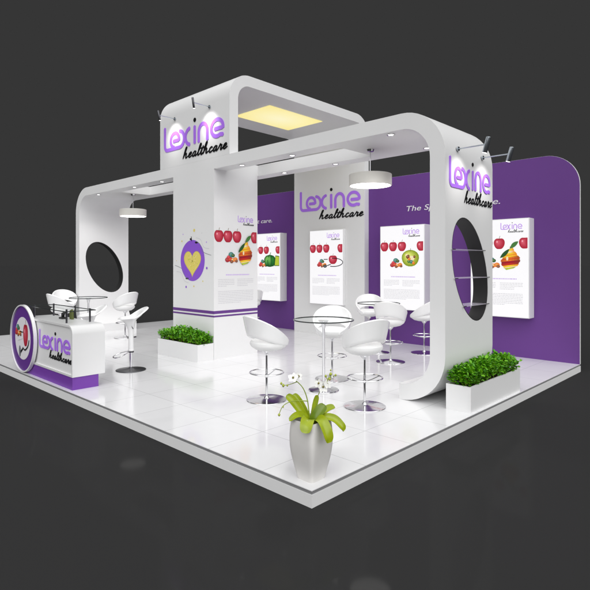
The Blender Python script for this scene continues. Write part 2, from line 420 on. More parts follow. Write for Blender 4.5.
# leg panels with an elliptic window
HC, EA, EB, ED = (3.425,1.627), .709, .439, (.467,-.884)     # oval leaning on its long axis
def oval(a, d=0):
    """point of the oval in direction a (polar) and its outline shrunk by d"""
    c, s_ = math.cos(a), math.sin(a); p, q = c*ED[0]+s_*ED[1], -c*ED[1]+s_*ED[0]
    t = 1/math.sqrt((p/(EA-d))**2+(q/(EB-d))**2); return (HC[0]+c*t, HC[1]+s_*t)
def chord(z):
    xs = [oval(2*PI*k/720) for k in range(720)]; xs = [x for x, zz in xs if abs(zz-z) < .008]; return min(xs), max(xs)
def ring_pts(n=72):
    """matching points on the rectangle border and on the ellipse"""
    za, zb = AR+.03, AT-AR-.03; out = []
    for k in range(n):
        a = 2*PI*k/n; c, s = math.cos(a), math.sin(a)
        e = oval(a)
        tx = ((AX1-HC[0])/c if c > 1e-9 else (AX0-HC[0])/c if c < -1e-9 else 1e9)
        tz = ((zb-HC[1])/s if s > 1e-9 else (za-HC[1])/s if s < -1e-9 else 1e9)
        t = min(tx,tz); out.append(((HC[0]+c*t, HC[1]+s*t), e))
    # force the four corners
    for cx, cz in ((AX0,za),(AX1,za),(AX0,zb),(AX1,zb)):
        i = min(range(n), key=lambda q: (out[q][0][0]-cx)**2+(out[q][0][1]-cz)**2); out[i] = ((cx,cz), out[i][1])
    return out
rp = ring_pts(); n = len(rp)
for ya, yb in ((AY0, AY0+ATH), (AY1-ATH, AY1)):
    for y in (ya, yb):
        vs = [(p[0][0],y,p[0][1]) for p in rp] + [(p[1][0],y,p[1][1]) for p in rp]
        mb.add(vs, [(k,(k+1)%n,n+(k+1)%n,n+k) for k in range(n)], M['white'])
    for x in (AX0, AX1):
        mb.add([(x,ya,AR+.03),(x,yb,AR+.03),(x,yb,AT-AR-.03),(x,ya,AT-AR-.03)], [(0,1,2,3)], M['white'])
mb.build('arch_shell', ar, smooth=30)
for ya, yb in ((AY0, AY0+ATH), (AY1-ATH, AY1)):
    l = MB(); k2 = 72
    def el(y, d): return [(oval(2*PI*k/k2,d)[0], y, oval(2*PI*k/k2,d)[1]) for k in range(k2)]
    rings = el(ya+.001,0)+el(yb-.001,0)+el(yb-.001,.012)+el(ya+.001,.012)
    l.add(rings, [(r*k2+k, r*k2+(k+1)%k2, ((r+1)%4)*k2+(k+1)%k2, ((r+1)%4)*k2+k) for r in range(4) for k in range(k2)], M['charcoal'])
    l.build('porthole_liner', ar)
# glass shelves across the near porthole
for z in (1.885, 1.53, 1.175):
    xa, xc = chord(z)
    sh = MB(); sh.box((xa+.014, AY0-.012, z-.004),(xc-.014, AY0+ATH+.02, z+.004), M['frosted']); so = sh.build('glass_shelf', ar)
    for xx in (xa+.012, xc-.012):
        c = MB(); c.tube([(xx-.045,AY0-.018,z),(xx+.045,AY0-.018,z)], .006, M['chrome'], 8)
        c.tube([(xx+.0,AY0-.02,z),(xx+.0,AY0+.02,z)], .005, M['chrome'], 8); c.build('shelf_clip', so)
# downlights in the soffit
ZS = AT-ATH
def downlight(parent, x, y, z, r=.052):
    d = MB(); d.lathe([(r*.72,-.001),(r,-.001),(r,-.012),(r*.72,-.006)], M['chrome'], (x,y,z), 24, cap=False)
    o = d.build('downlight', parent)
    e = MB(); e.lathe([(r*.72,-.0045),(r*.6,-.004)], M['down'], (x,y,z), 24); e.build('lens', o)
DL = [(2.87,1.19),(2.9,3.02),(2.87,4.19),(2.87,6.72),(2.87,7.83),(2.87,9.56),(3.9,1.25),(3.9,2.97),(3.9,4.19),(3.9,6.72),(3.9,7.83)]
for x, y in DL: downlight(ar, x, y, ZS)
logo(ar, Vector((2.84, AY0, 2.655)), X_, Z_, -Y_, 1.16, .34)

# ------------------------------------------------------------------ the tall arch (runs along X)
TX0, TX1, TY0, TY1, TT, TTH, TR = 2.75, 6.81, 4.379, 6.586, 5.06, .19, .46
ta = thing('tall_arch', 'tall white rounded arch rising over the column with yellow ceiling light and big logo', 'arch', ((TX0+TX1)/2,(TY0+TY1)/2,0))
def arch_path():
    n = 14; ri = TR-TTH; pr = []
    pr.append(((TX0,AT+.001),(TX0+TTH,AT+.001)))
    for k in range(n+1):
        a = PI-PI/2*k/n; pr.append(((TX0+TR+TR*math.cos(a), TT-TR+TR*math.sin(a)), (TX0+TR+ri*math.cos(a), TT-TR+ri*math.sin(a))))
    tb = .16; ro = TR; rb = TR-tb
    for k in range(n+1):
        a = PI/2-PI/2*k/n
        th = TTH+(tb-TTH)*k/n
        pr.append(((TX1-TR+TR*math.cos(a), TT-TR+TR*math.sin(a)), (TX1-TR+(TR-th)*math.cos(a), TT-TR+(TR-th)*math.sin(a))))
    pr.append(((TX1,.001),(TX1-tb,.001)))
    return pr
pr = arch_path(); mb = MB(); Q = lambda p, y: (p[0], y, p[1])
for i in range(len(pr)-1):
    (o0,i0),(o1,i1) = pr[i], pr[i+1]
    mb.add([Q(o0,TY0),Q(o0,TY1),Q(o1,TY1),Q(o1,TY0)], [(0,1,2,3)], M['white'])
    mb.add([Q(i0,TY0),Q(i0,TY1),Q(i1,TY1),Q(i1,TY0)], [(3,2,1,0)], M['white'])
    mb.add([Q(o0,TY0),Q(o1,TY0),Q(i1,TY0),Q(i0,TY0)], [(0,1,2,3)], M['white'])
    mb.add([Q(o0,TY1),Q(o1,TY1),Q(i1,TY1),Q(i0,TY1)], [(3,2,1,0)], M['white'])
for e in (pr[0], pr[-1]): mb.add([Q(e[0],TY0),Q(e[0],TY1),Q(e[1],TY1),Q(e[1],TY0)], [(0,1,2,3)], M['white'])
mb.build('arch_shell', ta, smooth=30)
p_ = MB(); cx, cy = 4.98, 5.42
p_.prism([(-.80,-.53,0),(.80,-.53,0),(.80,.53,0),(-.80,.53,0)], (0,0,.01), M['yellow_panel'])
po = p_.build('ceiling_light_panel', ta, world=False); po.location = Vector((cx,cy,TT-TTH-.011))-ta.location
logo(ta, Vector((TX0, 6.44, 3.955)), -Y_, Z_, -X_, 1.92, .45)
logo(ta, Vector((TX1-.16, 6.39, 3.055)), -Y_, Z_, -X_, 1.90, .46)

# ------------------------------------------------------------------ column
cl = thing('display_column', 'square white display column with heart emblem and fruit poster printed on its sides', 'column', (3.27,5.467,0))
b_ = MB(); b_.box((AX0+.0005,CY0,0),(3.79,CY1,AT-ATH), M['white']); b_.build('column_body', cl)
b_ = MB()
for z0, z1 in ((.816,.869),(.757,.787)): 
    b_.box((AX0-.003,CY0-.003,z0),(3.793,CY1+.003,z1), M['purple'])
b_.build('stripe', cl)

# ------------------------------------------------------------------ printed pictures
class Print:
    def __init__(s, org, U, V, N, lit): s.o, s.U, s.V, s.N, s.lit, s.k, s.mb = org, U, V, N, lit, 0, MB(); s.mb.recalc = False
    def poly(s, pts, key, layer=None):
        s.k += 1; z = .0008+.00012*s.k
        s.mb.add([s.o+s.U*p[0]+s.V*p[1]+s.N*z for p in pts], [tuple(range(len(pts)))], ink(key, s.lit))
    def blob(s, cx, cy, rx, ry, key, n=18, wob=0, ph=0):
        s.poly([(cx+rx*math.cos(a)*(1+wob*math.sin(3*a+ph)), cy+ry*math.sin(a)*(1+wob*math.cos(2*a+ph))) for a in [2*PI*k/n for k in range(n)]], key)
    def line(s, pts, w, key):
        P = [Vector((p[0],p[1],0)) for p in pts]; n = len(P); s.k += 1; z = .0008+.00012*s.k; vs = []
        for i in range(n):
            t = (P[min(i+1,n-1)]-P[max(i-1,0)]).normalized(); nn = Vector((-t.y,t.x,0))*w/2
            for q in (P[i]-nn, P[i]+nn): vs.append(s.o+s.U*q.x+s.V*q.y+s.N*z)
        s.mb.add(vs, [(2*i,2*i+2,2*i+3,2*i+1) for i in range(n-1)], ink(key, s.lit))
def ball(p, cx, cy, rx, ry, dark, light, n=6, wob=0, ph=0, g=1.0):
    for i in range(n):
        u = i/(n-1); f = 1-.78*u
        p.blob(cx-rx*.26*u, cy+ry*.30*u, rx*f, ry*f, '%s>%s@%.2f' % (dark, light, g*u**.8), 18, wob*(1-u), ph)
def apple(p, cx, cy, w, h, clip=None):
    pts = []
    for k in range(30):
        a = 2*PI*k/30; c, sn = math.cos(a), math.sin(a)
        x = cx+w/2*math.copysign(abs(c)**.82,c)*(1+.13*sn); y = cy+h/2*sn*(1-.10*math.exp(-(c/.28)**2)*(sn>0)-.05*math.exp(-(c/.2)**2)*(sn<0))
        pts.append((min(x,clip) if clip else x, y))
    for i in range(7):
        u = i/6; f = 1-.72*u; ox, oy = -w*.13*u, h*.11*u
        q = [(cx+ox+(x-cx)*f, cy+oy+(y-cy)*f) for x,y in pts]
        if not clip or cx+ox-w*.5*f < clip-.02: p.poly([(min(x,clip) if clip else x,y) for x,y in q], 'red_dark>red_light@%.2f' % (.12+.58*u))
    p.blob(cx-w*.2, cy+h*.17, w*.07, h*.09, 'red_light>paper@0.35', 12)
    if not clip: p.line([(cx-w*.12,cy+h*.40),(cx,cy+h*.35),(cx+w*.12,cy+h*.40)], .010, 'red_dark')
    if not clip: p.line([(cx,cy+h*.4),(cx+.004,cy+h*.55),(cx+.016,cy+h*.68)], .008, 'stem')
def pills(p, cx, cy, s):
    for dx,dy,r,k in ((-.36,-.1,.2,'red_dark'),(-.15,-.05,.2,'deep'),(.1,-.12,.17,'cream'),(.33,-.08,.19,'orange'),(.42,-.18,.12,'brown'),(-.05,.25,.22,'teal'),(.12,.2,.15,'green_dark'),(-.28,.08,.14,'red'),(0,-.22,.13,'brown')):
        ball(p, cx+dx*s, cy+dy*s, r*s, r*s*.8, k, 'cream', 4, g=.42) if k != 'cream' else ball(p, cx+dx*s, cy+dy*s, r*s, r*s*.8, 'orange', 'cream', 4)
def leaf2(p, x0, y0, x1, y1, w, k='green_dark'):
    d = Vector((x1-x0,y1-y0)); n = Vector((-d.y,d.x)).normalized(); pts = []
    for t in range(9): u = t/8; c = Vector((x0,y0))+d*u; pts.append(tuple(c+n*w*math.sin(PI*u)**.8))
    for t in range(7,0,-1): u = t/8; c = Vector((x0,y0))+d*u; pts.append(tuple(c-n*w*.7*math.sin(PI*u)**.8))
    p.poly(pts, k)
def pear(p, cx, cy, w, h):
    """pear stacked from slices of different fruit"""
    def hw(t): return w*(.20+.30*math.sin(PI*min(1,max(0,(t)))**.8*1.0)**1.0) if t < .55 else w*(.46-.34*((t-.55)/.45)**.9)
    cols = ['lime','yellow','deep','red_dark','orange','orange','yellow','yellow','cream','yellow']
    nb = len(cols)
    for i, k in enumerate(cols):
        t0, t1 = i/nb, (i+1)/nb+.012; sl = w*.10; off = (i%2)*w*.03-w*.015
        a = [(cx-hw(t0)+off, cy-h/2+h*t0-sl*.5), (cx+hw(t0)+off, cy-h/2+h*t0+sl*.5), (cx+hw(t1)+off, cy-h/2+h*t1+sl*.5), (cx-hw(t1)+off, cy-h/2+h*t1-sl*.5)]
        dk = 'brown' if k in ('deep','red_dark','orange') else 'orange' if k != 'lime' else 'lime_dark'
        lp = lambda A, B, t: (A[0]+(B[0]-A[0])*t, A[1]+(B[1]-A[1])*t)
        for j in range(7):
            t0_, t1_ = j/7, (j+1)/7+.02*(j < 6); m_ = abs((j+.5)/7-.40)/.6
            p.poly([lp(a[0],a[1],t0_), lp(a[0],a[1],t1_), lp(a[3],a[2],t1_), lp(a[3],a[2],t0_)], '%s>%s@%.2f' % (k, dk, min(.8, .75*m_**1.5)))
        if i in (1,5,7): p.line([a[0],a[1]], w*.035, 'cream' if i == 1 else 'deep' if i == 5 else 'orange')
    p.blob(cx-w*.16, cy+h*.02, w*.06, h*.10, 'cream', 10)
    p.line([(cx-w*.02,cy+h*.46),(cx,cy+h*.62)], .010, 'stem')
    leaf2(p, cx, cy+h*.52, cx+w*.42, cy+h*.86, w*.13, 'green'); leaf2(p, cx-w*.05, cy+h*.5, cx-w*.55, cy+h*.05, w*.12, 'green_dark')
def poster(parent, org, U, V, N, W, H, kind, lit, pre=''):
    """org = top left of the sheet"""
    p = Print(org, U, V, N, lit)
    ah = .116*H
    for fx in (.105,.305,.51): apple(p, fx*W, -.25*H, .185*W if kind != 'column' else .2*W, ah)
    apple(p, .93*W, -.25*H, .185*W, ah, clip=.975*W)
    pills(p, .385*W, -.455*H, .26*W)
    cx, cy = .70*W, -.40*H
    if kind in ('pear','column'): pear(p, cx, cy-.008*H, .315*W, .205*H)
    elif kind == 'lime':
        ball(p, cx, cy+.01*H, .19*W, .10*H, 'lime_dark', 'lime_light', 9, .03)
        p.blob(cx-.08*W, cy+.045*H, .03*W,.016*H,'cream',10)
        for dx,dy,r,k in ((-.05,.03,.04,'brown'),(.04,.01,.05,'cream'),(.02,-.035,.04,'teal'),(-.03,-.03,.035,'green'),(.07,-.05,.03,'orange'),(.09,.03,.025,'brown'),(-.02,.0,.03,'orange')):
            p.blob(cx+dx*W, cy+dy*H*.9, r*W, r*W, k, 12, .16, dx*30); p.blob(cx+dx*W-.006, cy+dy*H*.9+.008, r*W*.55, r*W*.5, k+'>cream@0.35', 10, .16, dx*20)
        p.line([(cx,cy+.09*H),(cx+.01,cy+.125*H)], .010, 'stem')
    elif kind == 'steth':
        apple(p, cx+.01*W, cy, .24*W, .12*H)
        ring = [(cx+.02*W+.27*W*math.cos(a), cy-.035*H+.055*H*math.sin(a)) for a in [-1.9+3.6*k/20 for k in range(21)]]
        p.line(ring, .018, 'black'); p.line([(cx-.26*W,cy+.005*H),(cx-.14*W,cy+.005*H)], .018, 'black')
        p.line([(cx-.05*W,cy-.06*H),(cx-.16*W,cy-.08*H)], .02, 'black'); p.blob(cx-.22*W, cy-.085*H, .055*W, .022*H, 'black', 14); p.blob(cx-.22*W, cy-.085*H, .03*W, .012*H, 'steel', 12)
    elif kind == 'pepper':
        p.blob(cx-.06*W, cy-.01*H, .2*W, .095*H, 'pep_dark', 22, .06); ball(p, cx-.165*W, cy-.012*H, .085*W, .082*H, 'pep_dark', 'pep_light', 6); ball(p, cx+.05*W, cy-.012*H, .08*W, .08*H, 'pep_dark', 'pep', 6); ball(p, cx-.06*W, cy-.008*H, .085*W, .09*H, 'pep_dark', 'pep_light', 7)
        p.blob(cx-.14*W, cy+.03*H, .025*W, .03*H, 'pep_light', 10); p.line([(cx-.05*W,cy+.08*H),(cx-.02*W,cy+.115*H)], .022, 'pep')
        p.poly([(cx+.10*W,cy-.085*H),(.975*W,cy-.085*H),(.975*W,cy+.06*H),(cx+.14*W,cy+.07*H)], 'pep_dark'); p.poly([(cx+.12*W,cy-.075*H),(.965*W,cy-.075*H),(.965*W,cy+.05*H),(cx+.15*W,cy+.06*H)], 'lime'); 
    p.mb.build('fruit_picture', parent, smooth=0)
    t = Print(org, U, V, N, lit); rnd = random.Random(hash(kind) % 97 if False else len(kind))
    def done(nm):
        nonlocal t
        t.mb.build(nm, parent, smooth=0); t = Print(org, U, V, N, lit)
    def row(x0, x1, y, h, key, full=True):
        x = x0
        while x < x1-.004:
            wl_ = min(rnd.uniform(.010,.045)*W, x1-x); t.poly([(x,y),(x+wl_,y),(x+wl_,y+h),(x,y+h)], key); t.k = 0; x += wl_+.006*W
    row(.26*W, .80*W, -.615*H, .011*H, 'mauve'); done('heading_text')
    for i in range(5): row(.09*W, (.45 if i < 4 else .28)*W, -(.655+.0155*i)*H, .0055*H, 'gray')
    done('text_column')
    for i in range(5): row(.52*W, (.90 if i < 3 else .76)*W, -(.655+.0155*i)*H, .0055*H, 'gray')
    done('text_column')
    for i in range(8): row(.09*W, (.90 if i < 7 else .6)*W, -(.765+.0155*i)*H, .0055*H, 'gray')
    done('text_block')
    logo(parent, org+U*(.53*W)-V*(.105*H), U, V, N, .36*W, .36*W*.30, proud=.0008, depth=.001, flat=True, lit=lit)

poster(cl, Vector((2.752, CY0, 2.70)), X_, Z_, -Y_, 1.036, 1.95, 'column', False)
# heart emblem on the front of the column
h = Print(Vector((AX0, 5.475, 1.775)), -Y_, Z_, -X_, False)
h.blob(0, 0, .385, .385, 'violet', 48)
h.line([(-.02,.36),(-.035,.45)], .02, 'black'); h.blob(-.05,.40,.035,.02,'black',10); h.blob(.13,.33,.05,.02,'black',10,.2); h.blob(-.17,-.34,.05,.018,'black',10,.2)
def heart(sc): return [(sc*16*math.sin(a)**3/17, sc*(13*math.cos(a)-5*math.cos(2*a)-2*math.cos(3*a)-math.cos(4*a))/17) for a in [2*PI*k/48 for k in range(48)]]
h.poly([(x,y-.03) for x,y in heart(.29)], 'gold_dark'); h.poly([(x,y-.03) for x,y in heart(.275)], 'gold')
rr = random.Random(3)
for k in range(60):
    a, q = rr.uniform(0,2*PI), rr.uniform(0,.17); h.blob(q*math.cos(a), q*math.sin(a)-.01, .008, .008, rr.choice(['gold_dark','lime','cream']), 6); h.k = 8
for sg in (1,-1):
    h.line([tuple(v.xy) for v in smooth_path([(sg*.12,sg*.42,0),(sg*.26,sg*.38,0),(sg*.36,sg*.24,0),(sg*.52,sg*.21,0)],6)], .008, 'gray'); h.line([tuple(v.xy) for v in smooth_path([(sg*.10,sg*.36,0),(sg*.24,sg*.30,0),(sg*.33,sg*.16,0),(sg*.58,sg*.09,0)],6)], .008, 'steel')
for x,y,r,k in ((.06,.56,.03,'gold'),(-.34,.37,.018,'gold'),(.44,.33,.014,'lilac'),(.45,-.14,.024,'violet'),(-.2,-.50,.022,'violet'),(.05,-.48,.016,'gold'),(-.30,.50,.012,'lilac'),(.33,-.38,.014,'gold'),(.3,.5,.01,'gray'),(-.52,.0,.01,'gold')):
    h.blob(x,y,r,r,k,10); h.k = 20
h.mb.build('heart_emblem', cl, smooth=0)

# ------------------------------------------------------------------ light boxes
GL = 'lit poster boxes on the back wall'
LBX = 6.57
def lightbox(yl, kind, label, xback=XW):
    W, H, zt = 1.085, 1.79, 2.53
    if kind == 'steth': W = 1.06
    t = thing('light_box', label, 'light box', (xback, yl-W/2, zt-H), GL)
    b_ = MB(); b_.box((LBX,yl-W,zt-H),(xback-.0005,yl,zt), M['white']); b_.build('box_frame', t, bevel=.006)
    f = MB(); f.add([(LBX-.0006,yl-.012,zt-H+.012),(LBX-.0006,yl-W+.012,zt-H+.012),(LBX-.0006,yl-W+.012,zt-.012),(LBX-.0006,yl-.012,zt-.012)], [(0,1,2,3)], ink('paper', True)); f.build('lit_sheet', t, smooth=0)
    poster(t, Vector((LBX-.0006, yl, zt)), -Y_, Z_, -X_, W, H, kind, True)
lightbox(8.10, 'pepper', 'lit white poster box with green pepper and apples, left of the logo back panel')
lightbox(5.985, 'steth', 'lit white poster with red apple and stethoscope, under the Lexine logo on the back panel', TX1-.16)
lightbox(3.90, 'lime', 'lit white poster box with large green apple, between back panel and near arch leg')
lightbox(1.83, 'pear', 'lit white poster box with fruit slice pear, right of the near arch leg')

# ------------------------------------------------------------------ pendant lamps
def pendant(x, y, label):
    t = thing('pendant_lamp', label, 'lamp', (x,y,ZS), 'drum pendant lamps under the arch')
    b_ = MB(); b_.lathe([(.0,3.034),(.309,3.034),(.315,3.028),(.315,2.872),(.309,2.866),(.30,2.866),(.30,2.872)], M['pend'], (x,y,0), 48, cap=False); b_.build('lamp_shade', t)
    b_ = MB(); b_.lathe([(.2995,2.876),(.2995,2.868),(.001,2.868)], M['pend_glow'], (x,y,0), 48, cap=False); b_.build('diffuser', t)
    b_ = MB(); b_.tube([(x,y,3.03),(x,y,ZS-.02)], .008, M['chrome'], 10); b_.build('rod', t)
    b_ = MB(); b_.lathe([(.001,ZS-.03),(.05,ZS-.03),(.06,ZS-.001)], M['chrome'], (x,y,0), 24, cap=False); b_.build('ceiling_rose', t)
pendant(3.42,1.91,'round white drum lamp hanging in front of the back logo panel')
pendant(3.435,8.92,'round white drum lamp hanging beside the far arch leg')

# ------------------------------------------------------------------ arm spotlights on the logo panels
def spot(base, out, label, metal, aim, power, drop=.34):
    base = Vector(base); out = Vector(out); t = thing('arm_spotlight', label, 'spotlight', base, 'arm spotlights over the logos')
    n = out.normalized(); end = base+out
    b_ = MB(); side = n.cross(Z_)
    b_.tube([base+n*.001, base+n*.02], .028, M['steel'], 16); b_.build('wall_rose', t)
    b_ = MB(); b_.tube([base+n*.015, end], .008, M['steel'], 10); b_.build('arm', t)
    r_h = .019 if metal == M['dark_metal'] else .029; d = (Vector(aim)-end).normalized(); up = end-d*.085+n*r_h; dn = end+d*.10+n*r_h
    b_ = MB(); b_.tube([up, up+d*.004, dn-d*.004, dn], [r_h*.9,r_h,r_h,r_h*.93], metal, 20); b_.build('lamp_head', t)
    b_ = MB(); b_.tube([dn, dn+d*.002], r_h*.85, M['lens'], 20); b_.build('lens', t)
    L = bpy.data.lights.new('spot_beam','SPOT'); L.energy = power; L.spot_size = math.radians(88); L.spot_blend = .9; L.shadow_soft_size = .03; L.color = (1,.97,.95)
    lo = bpy.data.objects.new('spot_beam', L); COL.objects.link(lo); lo.location = dn+d*.02; bd = (base-Z_*drop-lo.location); lo.rotation_euler = bd.to_track_quat('-Z','Y').to_euler()
SP = 8
spot((3.06,AY0,3.115),(0,-.34,0),'steel arm spotlight on the near arch leg, the one nearer the arch front', M['steel'], (3.06,AY0-.16,2.5), SP)
spot((3.76,AY0,3.11),(0,-.34,0),'steel arm spotlight at the rear edge of the near arch leg', M['steel'], (3.76,AY0-.16,2.5), SP)
spot((TX0,6.046,4.53),(-.34,0,0),'dark arm spotlight at the left end of the tall arch logo', M['dark_metal'], (TX0-.2,6.0,3.8), SP*1.6)
spot((TX0,4.935,4.53),(-.34,0,0),'dark arm spotlight above the last letters of the tall arch logo', M['dark_metal'], (TX0-.2,4.95,3.8), SP*1.6)

# ------------------------------------------------------------------ planters and shrubs
def planter(a, b, h, label, slabel):
    (x0,y0),(x1,y1) = a, b
    t = thing('planter', label, 'planter', ((x0+x1)/2,(y0+y1)/2,0), 'white box planters')
    w = .02; mb = MB()
    for p, q in (((x0,y0),(x1,y0+w)),((x0,y1-w),(x1,y1)),((x0,y0+w),(x0+w,y1-w)),((x1-w,y0+w),(x1,y1-w))):
        mb.box((*p,.0),(*q,h), M['white'])
    mb.build('planter_box', t)
    mb = MB(); mb.box((x0+w,y0+w,.02),(x1-w,y1-w,h-.03), M['soil']); mb.build('soil', t)
    s = thing('shrub', slabel, 'shrub', ((x0+x1)/2,(y0+y1)/2,h-.03), 'clipped green shrubs in the planters')
    R_ = random.Random(len(label)); f = MB(); f.recalc = False; st = MB()
    lx, ly = x1-x0, y1-y0; N = int(3100*max(lx,ly)/1.4)
    import math as mm
    def top(u, v):   # lumpy crown
        return h+.075+.135*mm.sin(PI*u)**.3*mm.sin(PI*v)**.4+.035*mm.sin(u*17+v*5)*mm.sin(v*6+1)+.02*mm.sin(u*41)
    for k in range(N):
        u, v = R_.random(), R_.random(); z1 = top(min(.97,max(.03,u)),min(.95,max(.05,v))); q = R_.random()**.6
        z = h-.02+(z1-(h-.02))*q + R_.uniform(-.012,.02)
        sp = .012+.035*q
        c = Vector((x0+.02+(lx-.04)*u+R_.uniform(-sp,sp), y0+.02+(ly-.04)*v+R_.uniform(-sp,sp), z))
        d = Vector((R_.uniform(-1,1)+(u-.5)*1.2*(lx>ly), R_.uniform(-1,1)+(v-.5)*1.2*(ly>lx), R_.uniform(-.1,1.0))).normalized()
        L = R_.uniform(.036,.064); wd = L*R_.uniform(.28,.40); sd = d.cross(Vector((R_.uniform(-.3,.3),R_.uniform(-.3,.3),1))).normalized(); nn = sd.cross(d)
        e = c+d*L
        f.add([c, c+d*L*.35+sd*wd+nn*.004, c+d*L*.75+sd*wd*.8+nn*.002, e-nn*.006, c+d*L*.75-sd*wd*.8+nn*.002, c+d*L*.35-sd*wd+nn*.004, c+d*L*.5-nn*.006],
              [(0,1,6),(1,2,6),(2,3,6),(3,4,6),(4,5,6),(5,0,6)], M['leaves'])
    for k in range(60):
        x, y = R_.uniform(x0+.05,x1-.05), R_.uniform(y0+.05,y1-.05)
        f.tube([(x,y,h-.032),(x+R_.uniform(-.02,.02),y+R_.uniform(-.02,.02),h+.13)], .003, M['stalk'], 5)
    f.build('foliage', s, smooth=0)
planter((2.745,.035),(4.22,.342),.30,'long white box planter in front of the near arch leg','leafy green shrub filling the planter at the near arch leg')
planter((2.40,4.82),(2.744,6.10),.30,'white box planter at the foot of the display column','leafy green shrub filling the planter at the display column')

# ------------------------------------------------------------------ vase and orchid
VC = Vector((.175,.165,0))
va = thing('vase', 'tall square tapered pale ceramic vase at the front corner of the platform', 'vase', VC)
mb = MB(); NV = 64
def sq(hw, z, rr=.03):
    out = []
    for k in range(NV):
        a = 2*PI*(k+.5)/NV; c, s_ = math.cos(a), math.sin(a); n_ = 9
        r_ = hw/((abs(c)**n_+abs(s_)**n_)**(1/n_)); out.append(VC+Vector((r_*c, r_*s_, z)))
    return out
hv = .47
prof_v = [(.080,0),(.084,.012)] + [(.084+.049*math.sin(PI/2*min(1,t/.68))**1.1 - (.012*((t-.68)/.32)**2 if t > .68 else 0), .012+(hv-.012)*t) for t in [k/16 for k in range(1,17)]]
rings = [sq(w,z) for w,z in prof_v] + [sq(.112,hv), sq(.108,hv-.05)]
vs = [p for r_ in rings for p in r_]; fs = []
for i in range(len(rings)-1):
    for k in range(NV): fs.append((i*NV+k,i*NV+(k+1)%NV,(i+1)*NV+(k+1)%NV,(i+1)*NV+k))
fs.append(tuple(range(NV))[::-1]); mb.add(vs, fs, M['vase']); mb.build('vase_body', va, smooth=40)
mb = MB(); r_ = sq(.1075,hv-.045); mb.prism(r_, (0,0,.006), M['soil']); mb.build('soil', va)
orc = thing('orchid', 'white orchid with broad lime green strap leaves growing in the corner vase', 'plant', VC+Vector((0,0,hv-.04)))
B0 = VC+Vector((0,0,hv-.03))
PXM = .0079
def ip(dx, dy, dz=0):     # picture-plane offset in photo pixels -> metres, plus depth towards the viewer
    return RT*(dx*PXM)+Z_*(-dy*PXM)-fw*dz
def strap(pts, w, mt):
    P = smooth_path(pts, 6); n = len(P); mb = MB(); vs = []
    SD = (P[-1]-P[0]).cross(-fw*.7+Z_*.6).normalized()
    for i in range(n):
        u = i/(n-1); t = (P[min(i+1,n-1)]-P[max(i-1,0)]).normalized(); sd = (SD-t*SD.dot(t)).normalized(); nn = sd.cross(t)
        ww = w*(.35+.65*math.sin(PI*min(1,.15+u*.62))**1.2) if u < .7 else w*math.sqrt(max(0,1-((u-.7)/.3)**2.2))*.97
        ww = max(ww,.0015)
        for s_, d in ((-1,.014),(-.5,.004),(0,-.004),(.5,.004),(1,.014)): vs.append(P[i]+sd*(s_*ww)+nn*(d*ww/w))
        for s_, d in ((1,.011),(.5,.0),(0,-.008),(-.5,.0),(-1,.011)): vs.append(P[i]+sd*(s_*ww)+nn*(d*ww/w-.002))
    k = 10; fs = []
    for i in range(n-1):
        for q in range(k): fs.append((i*k+q,i*k+(q+1)%k,(i+1)*k+(q+1)%k,(i+1)*k+q))
    fs += [tuple(range(k))[::-1], tuple(range((n-1)*k,n*k))]
    mb.add(vs, fs, mt); mb.build('leaf', orc, smooth=60)
BASE = ip(0,2)
for pts, w, mt in [
   ([(0,4,0),(-11,-10,.0),(-19,-20,-.01),(-25,-25,-.02)], .033, 'strap'),
   ([(0,4,0),(-7,-9,-.03),(-13,-18,-.06),(-18,-24,-.09)], .030, 'strap'),
   ([(0,4,0),(-7,-5,.02),(-14,-7,.04),(-22,-2,.06)], .026, 'strap'),
   ([(0,4,.02),(-2,-4,.07),(-4,-5,.13),(-5.5,-1,.178),(-6,5,.195)], .050, 'strap'),
   ([(0,4,.02),(5,-4,.07),(10,-5,.125),(14,2,.165),(16,9,.178),(16.5,15,.175)], .040, 'strap'),
   ([(0,4,.0),(11,-4,.03),(22,-4,.05),(30,3,.07),(32,8,.07)], .031, 'strap'),
   ([(0,4,.0),(9,-4,-.04),(17,-9,-.08),(25,-10,-.12)], .028, 'strap'),
   ([(0,4,.02),(4,-4,.03),(9,-11,.02),(14,-16,.0)], .042, 'strap_dark'),
   ([(0,4,-.02),(3,-8,-.06),(5,-15,-.1),(7,-22,-.12)], .022, 'strap')]:
    strap([B0+ip(0,-2)+ip(*q)for q in pts], w, M[mt])
def stalk(pts, r=.0035):
    mb = MB(); P = smooth_path([B0+ip(*q) for q in pts], 6); mb.tube(P, [r*(1-.4*i/len(P)) for i in range(len(P))], M['stalk'], 7); return mb.build('stem', orc)
stalk([(0,2,0),(-2,-10,0),(-4,-24,.01),(-8,-35,.02),(-14,-42,.03),(-17,-43,.03)], .005)
stalk([(-3,-22,.01),(-12,-23,.03),(-20,-23,.05),(-28,-19,.06),(-32,-11,.06)], .0042)
stalk([(-14,-42,.03),(-22,-39,.02),(-28,-38,.02)], .0034)
stalk([(3,0,-.02),(5,-15,-.03),(7,-26,-.03),(11,-34,-.02)], .0045)
stalk([(10,-32,-.02),(16,-40,-.03),(20,-50,-.03)], .004)
stalk([(17,-42,-.03),(15,-46,-.03)], .003)
stalk([(18,-44,-.03),(25,-47,-.03)], .003)
